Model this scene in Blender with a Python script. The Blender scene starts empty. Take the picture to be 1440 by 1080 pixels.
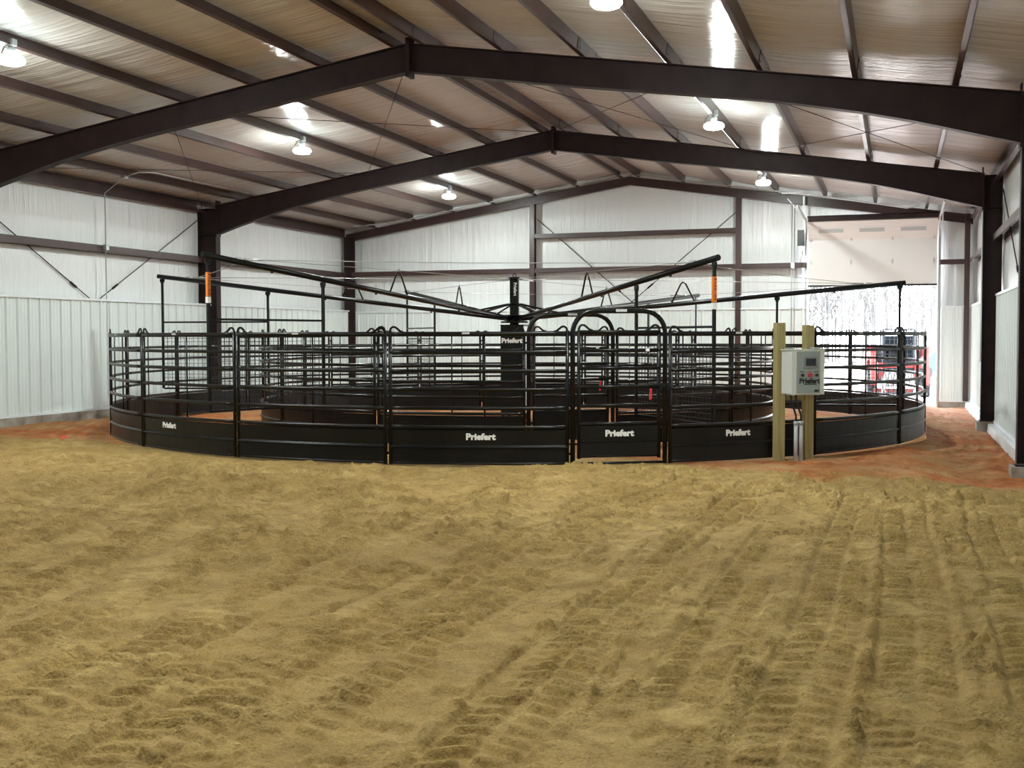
import bpy, math, random
import numpy as np
from mathutils import Vector, Matrix
random.seed(7)
C = bpy.context.scene.collection
R = math.radians
sin, cos, pi = math.sin, math.cos, math.pi

# ------------------------------------------------------------------ helpers
class MB:
    def __init__(s): s.v = []; s.f = []; s.sm = []
    def add(s, vs, fs, smooth=False):
        n = len(s.v); s.v += [tuple(p) for p in vs]
        s.f += [tuple(i + n for i in f) for f in fs]; s.sm += [smooth] * len(fs); return s
    def box(s, c, d, rz=0, rx=0, ry=0):
        m = Matrix.Rotation(rz, 3, 'Z') @ Matrix.Rotation(ry, 3, 'Y') @ Matrix.Rotation(rx, 3, 'X')
        vs = [Vector(c) + m @ Vector((x * d[0] / 2, y * d[1] / 2, z * d[2] / 2)) for x in (-1, 1) for y in (-1, 1) for z in (-1, 1)]
        return s.add(vs, [(0, 1, 3, 2), (4, 6, 7, 5), (0, 4, 5, 1), (2, 3, 7, 6), (0, 2, 6, 4), (1, 5, 7, 3)])
    def tube(s, pts, r, n=8, closed=False, caps=True, flat=None):
        pts = [Vector(p) for p in pts]; N = len(pts); vs = []; up = Vector((0, 0, 1))
        prev = None
        for i, p in enumerate(pts):
            if closed: t = pts[(i + 1) % N] - pts[i - 1]
            else: t = pts[min(i + 1, N - 1)] - pts[max(i - 1, 0)]
            t.normalize()
            if prev is None:
                a = up if abs(t.z) < .9 else Vector((1, 0, 0))
                u = t.cross(a).normalized()
            else:
                u = prev - t * prev.dot(t)
                u = u.normalized() if u.length > 1e-6 else t.cross(up).normalized()
            prev = u; w = t.cross(u)
            rr = r[i] if isinstance(r, (list, tuple)) else r
            for k in range(n):
                a = 2 * pi * (k + .5) / n
                x, y = cos(a) * rr, sin(a) * rr
                if flat: x *= flat[0]; y *= flat[1]
                vs.append(p + u * x + w * y)
        fs = []
        for i in range(N if closed else N - 1):
            j = (i + 1) % N
            for k in range(n):
                l = (k + 1) % n; fs.append((i * n + k, i * n + l, j * n + l, j * n + k))
        s.add(vs, fs, n > 4)
        if caps and not closed:
            b = len(s.v) - N * n
            s.f.append(tuple(b + k for k in reversed(range(n)))); s.sm.append(False)
            s.f.append(tuple(b + (N - 1) * n + k for k in range(n))); s.sm.append(False)
        return s
    def bar(s, a, b, r, n=8): return s.tube([a, b], r, n)
    def prism(s, poly, d, y0=0):  # poly in XZ, extruded along Y, y0..y0+d
        n = len(poly)
        vs = [(x, y0, z) for x, z in poly] + [(x, y0 + d, z) for x, z in poly]
        return s.add(vs, [tuple(range(n)), tuple(reversed(range(n, 2 * n)))] + [(i + n, (i + 1) % n + n, (i + 1) % n, i) for i in range(n)])
    def sheet(s, prof, path, smooth=False):  # grid from function results: path list of rows
        n = len(path); m = len(path[0])
        vs = [p for row in path for p in row]
        return s.add(vs, [(i * m + j, i * m + j + 1, (i + 1) * m + j + 1, (i + 1) * m + j) for i in range(n - 1) for j in range(m - 1)], smooth)
    def lathe(s, prof, c=(0, 0, 0), n=24, smooth=True):
        vs = [(c[0] + r * cos(2 * pi * k / n), c[1] + r * sin(2 * pi * k / n), c[2] + z) for r, z in prof for k in range(n)]
        fs = [(i * n + k, i * n + (k + 1) % n, (i + 1) * n + (k + 1) % n, (i + 1) * n + k) for i in range(len(prof) - 1) for k in range(n)]
        return s.add(vs, fs, smooth)
    def mesh(s, name, mat):
        me = bpy.data.meshes.new(name); me.from_pydata([tuple(v) for v in s.v], [], s.f)
        me.polygons.foreach_set('use_smooth', s.sm); me.materials.append(mat); me.update(); return me
    def build(s, name, mat, parent=None, kind=None):
        return link(name, s.mesh(name, mat), parent, kind)

def link(name, me, parent=None, kind=None, loc=None, rotz=None):
    o = bpy.data.objects.new(name, me); C.objects.link(o)
    if parent: o.parent = parent
    if kind: o['kind'] = kind
    if loc: o.location = loc
    if rotz is not None: o.rotation_euler = (0, 0, rotz)
    return o
def tag(o, label, cat, group=None):
    o['label'] = label; o['category'] = cat
    if group: o['group'] = group
    return o
def thing(name, label, cat, loc=(0, 0, 0), rotz=0, group=None):
    o = bpy.data.objects.new(name, None); C.objects.link(o); o.empty_display_size = .1
    o.location = loc; o.rotation_euler = (0, 0, rotz); return tag(o, label, cat, group)
def dup(root, loc, rotz, label, group=None):
    r = root.copy(); C.objects.link(r); r.location = loc; r.rotation_euler = (0, 0, rotz); r['label'] = label
    if group: r['group'] = group
    for ch in list(root.children):
        c = ch.copy(); C.objects.link(c); c.parent = r
        for g in ch.children:
            d = g.copy(); C.objects.link(d); d.parent = c
    return r
def text(body, size, mat, parent, loc, rot, name='lettering', thick=.004, bold=.0, sx=1.0):
    cu = bpy.data.curves.new('t', 'FONT'); cu.body = body; cu.size = size; cu.extrude = thick / 2; cu.offset = bold * size
    cu.align_x = 'CENTER'; cu.align_y = 'CENTER'; cu.resolution_u = 3
    o = bpy.data.objects.new('t', cu); C.objects.link(o)
    bpy.context.view_layer.update()
    me = bpy.data.meshes.new_from_object(o.evaluated_get(bpy.context.evaluated_depsgraph_get()))
    bpy.data.objects.remove(o); me.materials.clear(); me.materials.append(mat)
    q = link(name, me, parent); q.location = loc; q.rotation_euler = rot; q.scale = (sx, 1, 1); return q

# ------------------------------------------------------------------ materials
def mat(name, col, rough=.5, metal=0, spec=.5, emit=None, es=0):
    m = bpy.data.materials.new(name); m.use_nodes = True; b = m.node_tree.nodes['Principled BSDF']
    b.inputs['Base Color'].default_value = (*col, 1); b.inputs['Roughness'].default_value = rough
    b.inputs['Metallic'].default_value = metal; b.inputs['Specular IOR Level'].default_value = spec
    if emit: b.inputs['Emission Color'].default_value = (*emit, 1); b.inputs['Emission Strength'].default_value = es
    return m
def N(m, t, **kw):
    n = m.node_tree.nodes.new(t)
    for k, v in kw.items(): setattr(n, k, v)
    return n
def L(m, a, b): m.node_tree.links.new(a, b)
def noise(m, scale, detail=3, vec=None, rough=.5, dist=0):
    n = N(m, 'ShaderNodeTexNoise'); n.inputs['Scale'].default_value = scale; n.inputs['Detail'].default_value = detail
    n.inputs['Roughness'].default_value = rough; n.inputs['Distortion'].default_value = dist
    if vec: L(m, vec, n.inputs['Vector'])
    return n.outputs['Fac']
def coord(m, scale=(1, 1, 1), obj=False, rot=(0, 0, 0)):
    t = N(m, 'ShaderNodeTexCoord'); mp = N(m, 'ShaderNodeMapping'); mp.inputs['Scale'].default_value = scale
    mp.inputs['Rotation'].default_value = rot
    if obj: L(m, t.outputs['Object'], mp.inputs['Vector'])
    else:
        g = N(m, 'ShaderNodeNewGeometry'); L(m, g.outputs['Position'], mp.inputs['Vector'])
    return mp.outputs['Vector']
def ramp(m, fac, stops):
    r = N(m, 'ShaderNodeValToRGB'); e = r.color_ramp.elements
    while len(e) < len(stops): e.new(.5)
    for i, (p, c) in enumerate(stops): e[i].position = p; e[i].color = (*c, 1) if len(c) == 3 else c
    L(m, fac, r.inputs['Fac']); return r.outputs['Color']
def bump(m, h, strength=.3, dist=.01, prev=None):
    b = N(m, 'ShaderNodeBump'); b.inputs['Strength'].default_value = strength; b.inputs['Distance'].default_value = dist
    L(m, h, b.inputs['Height'])
    if prev: L(m, prev, b.inputs['Normal'])
    return b.outputs['Normal']
def bsdf(m): return m.node_tree.nodes['Principled BSDF']
def math_(m, op, a, b=None):
    n = N(m, 'ShaderNodeMath', operation=op)
    for i, x in enumerate((a, b)):
        if x is None: continue
        if isinstance(x, (int, float)): n.inputs[i].default_value = x
        else: L(m, x, n.inputs[i])
    return n.outputs[0]
def mixc(m, fac, a, b, mode='MIX'):
    n = N(m, 'ShaderNodeMix', data_type='RGBA', blend_type=mode)
    if isinstance(fac, (int, float)): n.inputs[0].default_value = fac
    else: L(m, fac, n.inputs[0])
    for i, x in ((6, a), (7, b)):
        if isinstance(x, tuple): n.inputs[i].default_value = (*x, 1)
        else: L(m, x, n.inputs[i])
    return n.outputs[2]

# steel primer red-brown
def m_steel(name, c1, c2, rough=.42):
    m = mat(name, c1, rough)
    f = noise(m, 3.0, 4, coord(m)); L(m, ramp(m, f, [(.35, c1), (.7, c2)]), bsdf(m).inputs['Base Color'])
    L(m, bump(m, noise(m, 9, 3, coord(m)), .15, .004), bsdf(m).inputs['Normal'])
    return m
STEEL = m_steel('red_primer_steel', (.020, .010, .011), (.032, .017, .017), .55)
PURL = m_steel('purlin_steel', (.042, .021, .019), (.062, .031, .028), .36)
bsdf(STEEL).inputs['Specular IOR Level'].default_value = .22
# black powder coat
BLK = mat('black_powder_coat', (.004, .0043, .005), .30, 0, .32)
L(BLK, bump(BLK, noise(BLK, 40, 2, coord(BLK)), .05, .002), bsdf(BLK).inputs['Normal'])
BSH = mat('black_sheet', (.005, .0055, .006), .34, 0, .28)
L(BSH, bump(BSH, noise(BSH, 1, 2, coord(BSH, (3, 3, 1.5))), .35, .02), bsdf(BSH).inputs['Normal'])
L(BSH, ramp(BSH, noise(BSH, 2, 4, coord(BSH, (1, 1, .4))), [(.4, (.0045, .005, .006)), (.75, (.010, .010, .010))]), bsdf(BSH).inputs['Base Color'])
WIRE = mat('black_wire', (.012, .012, .013), .45)
GALV = mat('galvanised', (.55, .57, .58), .4, .7)
CABLE = mat('steel_cable', (.42, .43, .43), .45, .6)
WHT = mat('white_lettering', (.85, .86, .86), .5)
RED = mat('red_tag', (.55, .03, .05), .5)
ORG = mat('orange_sticker', (.80, .22, .03), .45)
INK = mat('black_ink', (.01, .01, .012), .6)
STK = mat('pale_sticker', (.55, .57, .57), .4)
# white vinyl insulation, wrinkled
def m_vinyl(name, scl, col, rough, st, dist=.02, scl2=None):
    m = mat(name, col, rough, 0, .5)
    co = coord(m, scl); a = noise(m, 1.0, 4, co, .6, .4)
    co2 = coord(m, scl2 or tuple(x * .3 for x in scl)); b = noise(m, 1.0, 2, co2)
    n1 = bump(m, b, st, dist * 2); n2 = bump(m, a, st, dist, n1)
    L(m, n2, bsdf(m).inputs['Normal']); return m
VW = m_vinyl('vinyl_wall_x', (9, 9, .45), (.80, .82, .82), .27, .8, .045, (1.6, 1.6, .5))
VC = m_vinyl('vinyl_ceiling', (.6, 15, .6), (.66, .62, .585), .20, .9, .030, (.5, 4.5, .5))
bsdf(VC).inputs['Specular IOR Level'].default_value = 1.0
LIN = mat('white_liner_panel', (.74, .80, .79), .33)
L(LIN, bump(LIN, noise(LIN, 1, 2, coord(LIN, (4, 4, .8))), .2, .01), bsdf(LIN).inputs['Normal'])
TRIM = mat('white_trim', (.78, .82, .84), .35)
CONC = mat('concrete', (.30, .28, .24), .85)
L(CONC, ramp(CONC, noise(CONC, 4, 6, coord(CONC)), [(.35, (.22, .19, .15)), (.65, (.38, .36, .32))]), bsdf(CONC).inputs['Base Color'])
L(CONC, bump(CONC, noise(CONC, 30, 4, coord(CONC)), .3, .01), bsdf(CONC).inputs['Normal'])
DOOR = mat('door_panel_paint', (.78, .76, .75), .42)
GLASS = mat('door_glass', (.45, .50, .52), .12, .0)
WOOD = mat('treated_pine', (.42, .36, .16), .7)
_v = coord(WOOD, (30, 30, 1.2), True)
L(WOOD, ramp(WOOD, noise(WOOD, 1, 5, _v, .6, .6), [(.3, (.22, .17, .065)), (.5, (.34, .29, .125)), (.75, (.42, .37, .18))]), bsdf(WOOD).inputs['Base Color'])
L(WOOD, bump(WOOD, noise(WOOD, 2, 4, _v), .3, .004), bsdf(WOOD).inputs['Normal'])
CAB = mat('cabinet_paint', (.60, .63, .60), .42)
FACE = mat('faceplate_grey', (.27, .32, .31), .45)
BEZ = mat('bezel_grey', (.22, .23, .24), .4)
SCR = mat('dark_screen', (.006, .007, .018), .15)
PVC = mat('grey_pvc', (.42, .43, .44), .45)
PLB = mat('black_plastic', (.012, .012, .012), .4)
LAMP = mat('lamp_glow', (1, 1, 1), .4, emit=(.92, 1.0, .96), es=900)
LAMP2 = mat('dim_lamp_glow', (1, 1, 1), .4, emit=(.92, 1.0, .96), es=720)
LAMPU = mat('lamp_rim_glow', (.9, .9, .9), .4, emit=(.80, 1.0, 1.0), es=26)
LHOUS = mat('lamp_housing', (.35, .36, .36), .4, .3)

# sand / clay floor
def m_floor():
    m = mat('arena_sand_and_clay', (.4, .3, .12), .9, 0, .25)
    g = N(m, 'ShaderNodeNewGeometry'); sp = N(m, 'ShaderNodeSeparateXYZ'); L(m, g.outputs['Position'], sp.inputs[0])
    X, Y, Z = sp.outputs
    c1 = coord(m)
    fine = noise(m, 70, 4, c1, .75); mid = noise(m, 3.2, 5, c1, .6); big = noise(m, .45, 4, c1)
    sand = ramp(m, mid, [(.28, (.33, .215, .074)), (.5, (.47, .318, .115)), (.72, (.60, .43, .18))])
    sand = mixc(m, ramp(m, big, [(.38, (0, 0, 0)), (.66, (.8, .8, .8))]), sand, (.33, .212, .070))
    wet = ramp(m, noise(m, 4.2, 6, c1, .7, .5), [(.44, (0, 0, 0)), (.62, (.75, .75, .75))])
    sand = mixc(m, wet, sand, (.285, .185, .062))
    sand = mixc(m, .75, sand, ramp(m, fine, [(.3, (.55, .55, .55)), (.62, (1.15, 1.15, 1.15))]), 'MULTIPLY')
    clay = ramp(m, mid, [(.25, (.27, .082, .024)), (.5, (.44, .145, .045)), (.75, (.56, .25, .10))])
    clay = mixc(m, ramp(m, noise(m, .8, 4, coord(m, (1, 1, 1))), [(.42, (0, 0, 0)), (.62, (.8, .8, .8))]), clay, (.44, .26, .115))
    # boundary: clay beyond ring front, sand near
    w = math_(m, 'MULTIPLY', math_(m, 'SUBTRACT', noise(m, 1.3, 5, c1, .65), .5), 2.6)
    # elliptical sand tongue under the ring front
    mr = N(m, 'ShaderNodeMapRange', interpolation_type='SMOOTHSTEP'); L(m, X, mr.inputs[0])
    for i, v in ((1, -3.3), (2, -1.6), (3, 15.55), (4, 14.25)): mr.inputs[i].default_value = v
    yb = mr.outputs[0]
    t = math_(m, 'MULTIPLY', math_(m, 'ADD', math_(m, 'SUBTRACT', Y, yb), w), 1.6)
    cl = N(m, 'ShaderNodeClamp'); L(m, t, cl.inputs[0])
    # sandy patch inside the lane on the right
    px = math_(m, 'ADD', X, .6); py = math_(m, 'SUBTRACT', Y, 20.6)
    d = math_(m, 'ADD', math_(m, 'MULTIPLY', px, px), math_(m, 'MULTIPLY', math_(m, 'MULTIPLY', py, py), .25))
    pat = N(m, 'ShaderNodeMapRange'); L(m, d, pat.inputs[0])
    for i, v in ((1, 1.2), (2, .2), (3, 0.), (4, .8)): pat.inputs[i].default_value = v
    base = mixc(m, cl.outputs[0], sand, clay)
    base = mixc(m, pat.outputs[0], base, (.38, .25, .11))
    far = N(m, 'ShaderNodeMapRange'); L(m, Y, far.inputs[0])
    for i, v in ((1, 22), (2, 31), (3, 0.), (4, .7)): far.inputs[i].default_value = v
    base = mixc(m, far.outputs[0], base, (.44, .24, .17))
    # small pale dry patches on the right
    dry = ramp(m, noise(m, 1.7, 5, coord(m, (2.2, .8, 1)), .6), [(.66, (0, 0, 0)), (.74, (.55, .55, .55))])
    rx = N(m, 'ShaderNodeMapRange'); L(m, X, rx.inputs[0])
    for i, v in ((1, -1.2), (2, .2), (3, 0.), (4, 1.)): rx.inputs[i].default_value = v
    base = mixc(m, math_(m, 'MULTIPLY', dry, rx.outputs[0]), base, (.45, .41, .33))
    L(m, base, bsdf(m).inputs['Base Color'])
    vo = N(m, 'ShaderNodeTexVoronoi', feature='SMOOTH_F1'); L(m, c1, vo.inputs['Vector']); vo.inputs['Scale'].default_value = 42; vo.inputs['Smoothness'].default_value = .25
    msk = N(m, 'ShaderNodeMapRange'); L(m, noise(m, 2.1, 4, c1, .6), msk.inputs[0])
    for i, v in ((1, .42), (2, .60), (3, .15), (4, 1.)): msk.inputs[i].default_value = v
    crumb = math_(m, 'MULTIPLY', math_(m, 'SUBTRACT', 1.0, vo.outputs['Distance']), msk.outputs[0])
    n0 = bump(m, noise(m, 16, 5, c1, .65, .3), 1, .018); n1 = bump(m, crumb, 1, .013, n0); n2 = bump(m, noise(m, 90, 3, c1, .65), 1, .009, n1)
    L(m, n2, bsdf(m).inputs['Normal']); return m
FLOOR = m_floor()

# ------------------------------------------------------------------ geometry constants
XL, XR, XC = -16.47, 2.0, -7.29
Y1, Y2, Y3 = 16.7, 24.65, 32.42
YB = -15.0
YW = 32.62
def zt(x): return 6.298 - .1536 * abs(x - XC)      # top of rafters
def pz(x): return zt(x) + .20                      # roof underside
RCX, RCY, RO, RI = -7.2, 21.75, 7.68, 5.0
sstep = lambda a, b, x: np.clip((x - a) / (b - a), 0, 1) ** 2 * (3 - 2 * np.clip((x - a) / (b - a), 0, 1))

# ------------------------------------------------------------------ floor height field
def base_h(X, Y):
    h = -.17 * sstep(.1, 1.1, X) * sstep(13.2, 15.5, Y)
    h = np.minimum(h, -.12 * sstep(28.5, 31.5, Y))
    return h
rng = np.random.RandomState(3)
def vnoise(X, Y, s, seed, sy=None):
    sy = sy or s
    r = np.random.RandomState(seed); T = r.rand(256, 256)
    x = X / s + 100.37 * (seed % 7); y = Y / sy + 57.1 * (seed % 5)
    xi = np.floor(x).astype(int); yi = np.floor(y).astype(int); fx = x - xi; fy = y - yi
    fx = fx * fx * (3 - 2 * fx); fy = fy * fy * (3 - 2 * fy)
    a = T[xi % 256, yi % 256]; b = T[(xi + 1) % 256, yi % 256]; c = T[xi % 256, (yi + 1) % 256]; d = T[(xi + 1) % 256, (yi + 1) % 256]
    return (a * (1 - fx) + b * fx) * (1 - fy) + (c * (1 - fx) + d * fx) * fy - .5
GROOVES = [(-2.13, 3.5, 5.0, .022, .016), (-1.9, 4.8, 6.4, .03, .016), (-1.93, 7.6, 9.6, .022, .016), (-2.40, 6.1, 7.2, .018, .015), (-1.36, 5.4, 6.4, .016, .015), (-1.12, 6.6, 7.6, .016, .015), (-3.36, 6.0, 7.8, .026, .016), (-4.22, 7.2, 8.4, .022, .018), (-1.5, 9, 10.6, .018, .016)]
def make_floor():
    xs = np.concatenate([np.arange(XL + .05, -9, .035), np.arange(-9, -4.6, .02), np.arange(-4.6, 1.2, .0125), np.arange(1.2, XR, .03)])
    ys = [YB]
    while ys[-1] < YW - .02:
        y = ys[-1]
        ys.append(y + (.5 if y < 2.5 else max(.0125, (y - 0) * .0024) if y < 16.5 else .06))
    ys = np.array(ys)
    X, Y = np.meshgrid(xs, ys, indexing='ij')
    near = 1 - sstep(14.3, 16.0, Y)
    ringd = np.hypot(X - RCX, Y - RCY)
    near = near * sstep(7.68, 7.9, ringd) 
    h = vnoise(X, Y, 1.9, 1) * .05 + vnoise(X, Y, .62, 2) * .035
    # warped coordinates for rough, torn texture
    wx = X + vnoise(X, Y, .3, 21) * .14; wy = Y + vnoise(X, Y, .3, 22) * .14
    rough = .45 + 1.1 * np.clip(vnoise(X, Y, 1.3, 5) + .35, 0, 1)
    n3 = vnoise(wx, wy, .21, 3, .16); n4 = vnoise(wx, wy, .085, 4, .07); n5 = vnoise(X, Y, .034, 6); n6 = vnoise(wx, wy, .13, 61, .10)
    def clods(sz, seed, keep):
        T = np.random.RandomState(seed); jx = T.rand(128, 128); jy = T.rand(128, 128); jh = T.rand(128, 128)
        gx = X / sz; gy = Y / sz; ix = np.floor(gx).astype(int); iy = np.floor(gy).astype(int); out = np.zeros_like(X)
        for dx in (-1, 0, 1):
            for dy in (-1, 0, 1):
                a, c = (ix + dx) % 128, (iy + dy) % 128
                d2 = (gx - (ix + dx) - jx[a, c]) ** 2 + ((gy - (iy + dy) - jy[a, c])) ** 2
                hh = np.clip(jh[a, c] - (1 - keep), 0, 1) / keep
                out = np.maximum(out, hh * np.sqrt(np.clip(1 - d2 / .36, 0, 1)))
        return out
    cm = sstep(.0, .22, vnoise(wx, wy, .55, 91) * .7 + vnoise(X, Y, .16, 92) * .5 + .02)      # where the sand is crumbly
    crumb = clods(.075, 5, .45) * .019 + clods(.042, 6, .6) * .014
    det = n3 * .016 + n6 * .014 + n4 * .014 + n5 * .005 + crumb * (cm + .08) + cm * ((1 - np.abs(n4) * 2) ** 3) * .010
    prints = np.clip(vnoise(wx, wy, .24, 31, .2) - .14, 0, .12)         # shallow hoof-like dents
    far = sstep(9.5, 12.5, Y)
    h = h + det * rough * (1 + .5 * far) - prints * .22 + far * (vnoise(wx, wy, .34, 71, .26) * .07 + vnoise(wx, wy, .6, 72, .3) * .05 + crumb * .8)
    # tyre tracks: (points (y,x)), width, lug pitch, depth, lug lean
    def track(pts, w, y0=3, y1=15, pitch=.145, depth=.028, lean=.35, ph=0, str_=1.):
        nonlocal h
        py = [p[0] for p in pts]; px = [p[1] for p in pts]; sd = 77 + int(abs(px[0]) * 13) % 90
        cx = np.interp(Y, py, px) + vnoise(Y, Y * 0, 1.7, sd) * .10
        g = np.gradient(np.interp(ys, py, px), ys)[None, :]
        q = np.sqrt(1 + g * g); t = (X - cx) / q
        ends = sstep(y0, y0 + .6, Y) * sstep(y1, y1 - .8, Y)
        keep = sstep(-.30, -.16, vnoise(X, Y, .7, 55 + sd % 9)) * str_
        m = sstep(w / 2 + .03, w / 2 - .02, np.abs(t)) * ends * (.12 + .88 * keep)
        arc = Y * q; side = t > 0
        phase = (arc + lean * np.abs(t) + (vnoise(X, Y, .30, 11) * .05 + vnoise(X, Y, .1, 12) * .015)) / pitch + .5 * side + ph
        fr = phase % 1; k = np.floor(phase).astype(int)
        hv = np.random.RandomState(sd).rand(512)[(k + 190 * side) % 512]
        lug = sstep(0, .16, fr) * (1 - .9 * sstep(.25, .9, fr))
        inner = sstep(w / 2, w / 2 - .06, np.abs(t)) * sstep(.005, .035, np.abs(t) + vnoise(X, Y, .2, 15) * .05)
        tr = -depth * .8 + lug * depth * (.8 + .9 * hv) * inner * (1 + n4 * .4) + det * (.10 + .6 * cm * (1 - keep))
        tr = tr * (1 + .45 * far)
        h = h * (1 - m) + (vnoise(X, Y, 1.9, 1) * .05 + tr) * m
        berm = np.exp(-((np.abs(t) - w / 2 - .05) / .05) ** 2) * ends
        h = h + berm * (.004 + .016 * np.clip(vnoise(X, Y, .3, 9) + .25, 0, 1) + crumb * .9)
    track([(3, -8.0), (8, -7.6), (10, -8.7), (12.5, -9.6), (15, -12)], .48, 3, 14)
    track([(3, -6.6), (8, -7.0), (10, -7.9), (12.5, -8.6), (15, -10.6)], .46, 3, 14, ph=.3)
    track([(3, -5.4), (6, -5.6), (8, -6.1), (10.5, -7.2), (14, -10)], .48, 3, 13.5)
    track([(3, -4.65), (5.5, -4.75), (8, -5.15), (9.5, -5.9), (12, -7.4)], .46, 3, 13, ph=.6)
    track([(3, -3.95), (5.5, -3.85), (7.5, -4.05), (9.5, -4.8), (12, -6.2), (14, -8)], .50, 3, 13.8)
    track([(3, -3.35), (9, -3.5), (12, -4.0), (15, -4.9)], .44, 4, 14)
    track([(3, -9.6), (8, -9.3), (11, -10.2), (13, -11.4)], .46, 6, 13)
    track([(3, -4.7), (9, -4.6), (12, -4.2), (15, -3.2)], .42, 8.5, 14)
    track([(3, -3.0), (8, -2.95), (15, -3.1)], .42, 3, 13.5, ph=.2)
    track([(3, -2.5), (8, -2.6), (11, -2.6), (15, -2.1)], .48, 3.5, 14.2)
    track([(3, -1.62), (7, -1.66), (15, -1.5)], .44, 3, 13.8)
    track([(3, -1.05), (7, -1.0), (15, -.9)], .40, 5, 11, pitch=.12, str_=.8)
    track([(3, -.42), (15, -.35)], .42, 4, 13.6, depth=.024, str_=.8)
    track([(3, .12), (15, .1)], .42, 4.5, 13.6, depth=.024, str_=.8)
    track([(3, .75), (15, .9)], .46, 4.5, 13.8, depth=.026, str_=.85)
    # smooth skid strips and sharp groove lines running away from the camera
    for gx, a, b, dp, gw in GROOVES:
        t = X - gx - vnoise(Y, Y * 0, .9, int(abs(gx) * 100)) * .03
        m = sstep(a, a + .25, Y) * sstep(b, b - .25, Y) * np.clip(.75 + vnoise(X * 0, Y, .35, 14) * 1.6, 0, 1)
        flat = m * sstep(.11, .05, np.abs(t - .09)) * .8
        h = h * (1 - flat * .8) + (vnoise(X, Y, 1.9, 1) * .05 - .012) * flat * .8
        h = h - m * dp * np.exp(-(t / gw) ** 2) + m * .012 * np.exp(-((t + .05) / .03) ** 2) * (1 + n4 * 2)
    # churned mounds
    for mx, my, ra, rb, hh in ((-4.75, 8.1, .34, .5, .10), (-5.35, 8.3, .25, .4, .06), (-4.3, 9.6, .5, .4, .06), (-6.4, 9.6, .35, .45, .07), (-6.6, 11.2, .9, .35, .08), (-8.3, 12.0, .6, .4, .09), (-9.6, 11.2, .5, .4, .07),
                               (-5.6, 11.7, .8, .25, .06), (-4.9, 10.9, .7, .25, .05), (-3.6, 9.2, .35, .35, .05), (-9.0, 9.6, .45, .4, .07), (-2.2, 8.3, .2, .3, .03), (-7.6, 10.5, .6, .35, .07), (-12.5, 12.4, 1.4, .4, .08), (-10.6, 12.6, .8, .3, .06)):
        q = np.exp(-(((X - mx) / ra) ** 2 + ((Y - my) / rb) ** 2) * 1.2)
        h = h + q * (hh * 1.15 + crumb * 1.3 + det * .8)
    for mx, my, ra, rb, hh in ((-6.3, 11.7, .9, .25, -.05), (-7.7, 12.8, .8, .25, -.05), (-4.4, 9.0, .6, .2, -.035), (-5.1, 11.2, .7, .2, -.04)):
        h = h + hh * np.exp(-(((X - mx) / ra) ** 2 + ((Y - my) / rb) ** 2))
    # clay side: gentle, slightly streaky
    clay = vnoise(X, Y, .7, 41) * .03 + vnoise(wx, wy, .20, 42, .14) * .036 + vnoise(wx, wy, .09, 43) * .03 + crumb * .9 * (cm + .25)
    # shallow wheel ruts curling round the ring on the left and right
    for rr in (8.15, 8.5, 9.0): clay = clay - .022 * np.exp(-((ringd - rr - vnoise(X, Y, 1, 8) * .1) / .07) ** 2)
    inring = sstep(8.3, 7.7, ringd)
    clay = clay * (1 - .6 * inring)
    h = h * near + clay * (1 - near) - .025 * inring
    Z = base_h(X, Y) + h
    nx, ny = X.shape
    co = np.stack([X, Y, Z], -1).reshape(-1, 3).astype(np.float32)
    idx = np.arange(nx * ny).reshape(nx, ny)
    q = np.stack([idx[:-1, :-1], idx[1:, :-1], idx[1:, 1:], idx[:-1, 1:]], -1).reshape(-1, 4).astype(np.int32)
    me = bpy.data.meshes.new('floor'); me.vertices.add(len(co)); me.vertices.foreach_set('co', co.ravel())
    me.loops.add(q.size); me.loops.foreach_set('vertex_index', q.ravel())
    me.polygons.add(len(q)); me.polygons.foreach_set('loop_start', np.arange(0, q.size, 4, dtype=np.int32))
    me.polygons.foreach_set('use_smooth', np.ones(len(q), bool))
    me.materials.append(FLOOR); me.update(calc_edges=True)
    return link('floor', me, None, 'structure')
make_floor()

# ------------------------------------------------------------------ shell
def ceiling():
    pl = sorted([XL - .1, XR + .1] + PURLX)
    b = MB()
    ys = np.arange(YB, YW + .3, .12)
    for side in (0, 1):
        xs = []
        for a, c in zip(pl[:-1], pl[1:]):
            if side == 0 and c > XC + 1e-6 and a >= XC: continue
            for k in range(8): xs.append(a + (c - a) * k / 8)
        xs.append(pl[-1])
        xs = [x for x in xs if (x <= XC + .3 if side == 0 else x >= XC - .3)]
        xs = sorted(set([x for x in xs if (x < XC if side == 0 else x > XC)] + [XC]))
        rows = []
        for x in xs:
            lo = max([p for p in pl if p <= x + 1e-6]); hi = min([p for p in pl if p > x + 1e-6] or [pl[-1]])
            t = 0 if hi <= lo else (x - lo) / (hi - lo)
            sag = sin(pi * t) if 0 < t < 1 else 0
            row = []
            for y in ys:
                u = (y + .35 * sin(x * 2.1)) / 1.83
                puff = .5 + .5 * abs(sin(pi * u))
                row.append((x, y, pz(x) - .006 - sag * (.012 + .022 * puff)))
            rows.append(row)
        b.sheet(None, rows, True)
    return b.build('ceiling', VC, None, 'structure')
PURLX = [-7.57, -7.02] + [-7.57 - 1.292 * k for k in range(1, 7)] + [-7.02 + 1.292 * k for k in range(1, 7)]
PURLX = sorted(PURLX)
ceiling()
def slab(name, pts, m):
    b = MB(); b.add(pts, [tuple(range(len(pts)))]); return b.build(name, m, None, 'structure')
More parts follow.
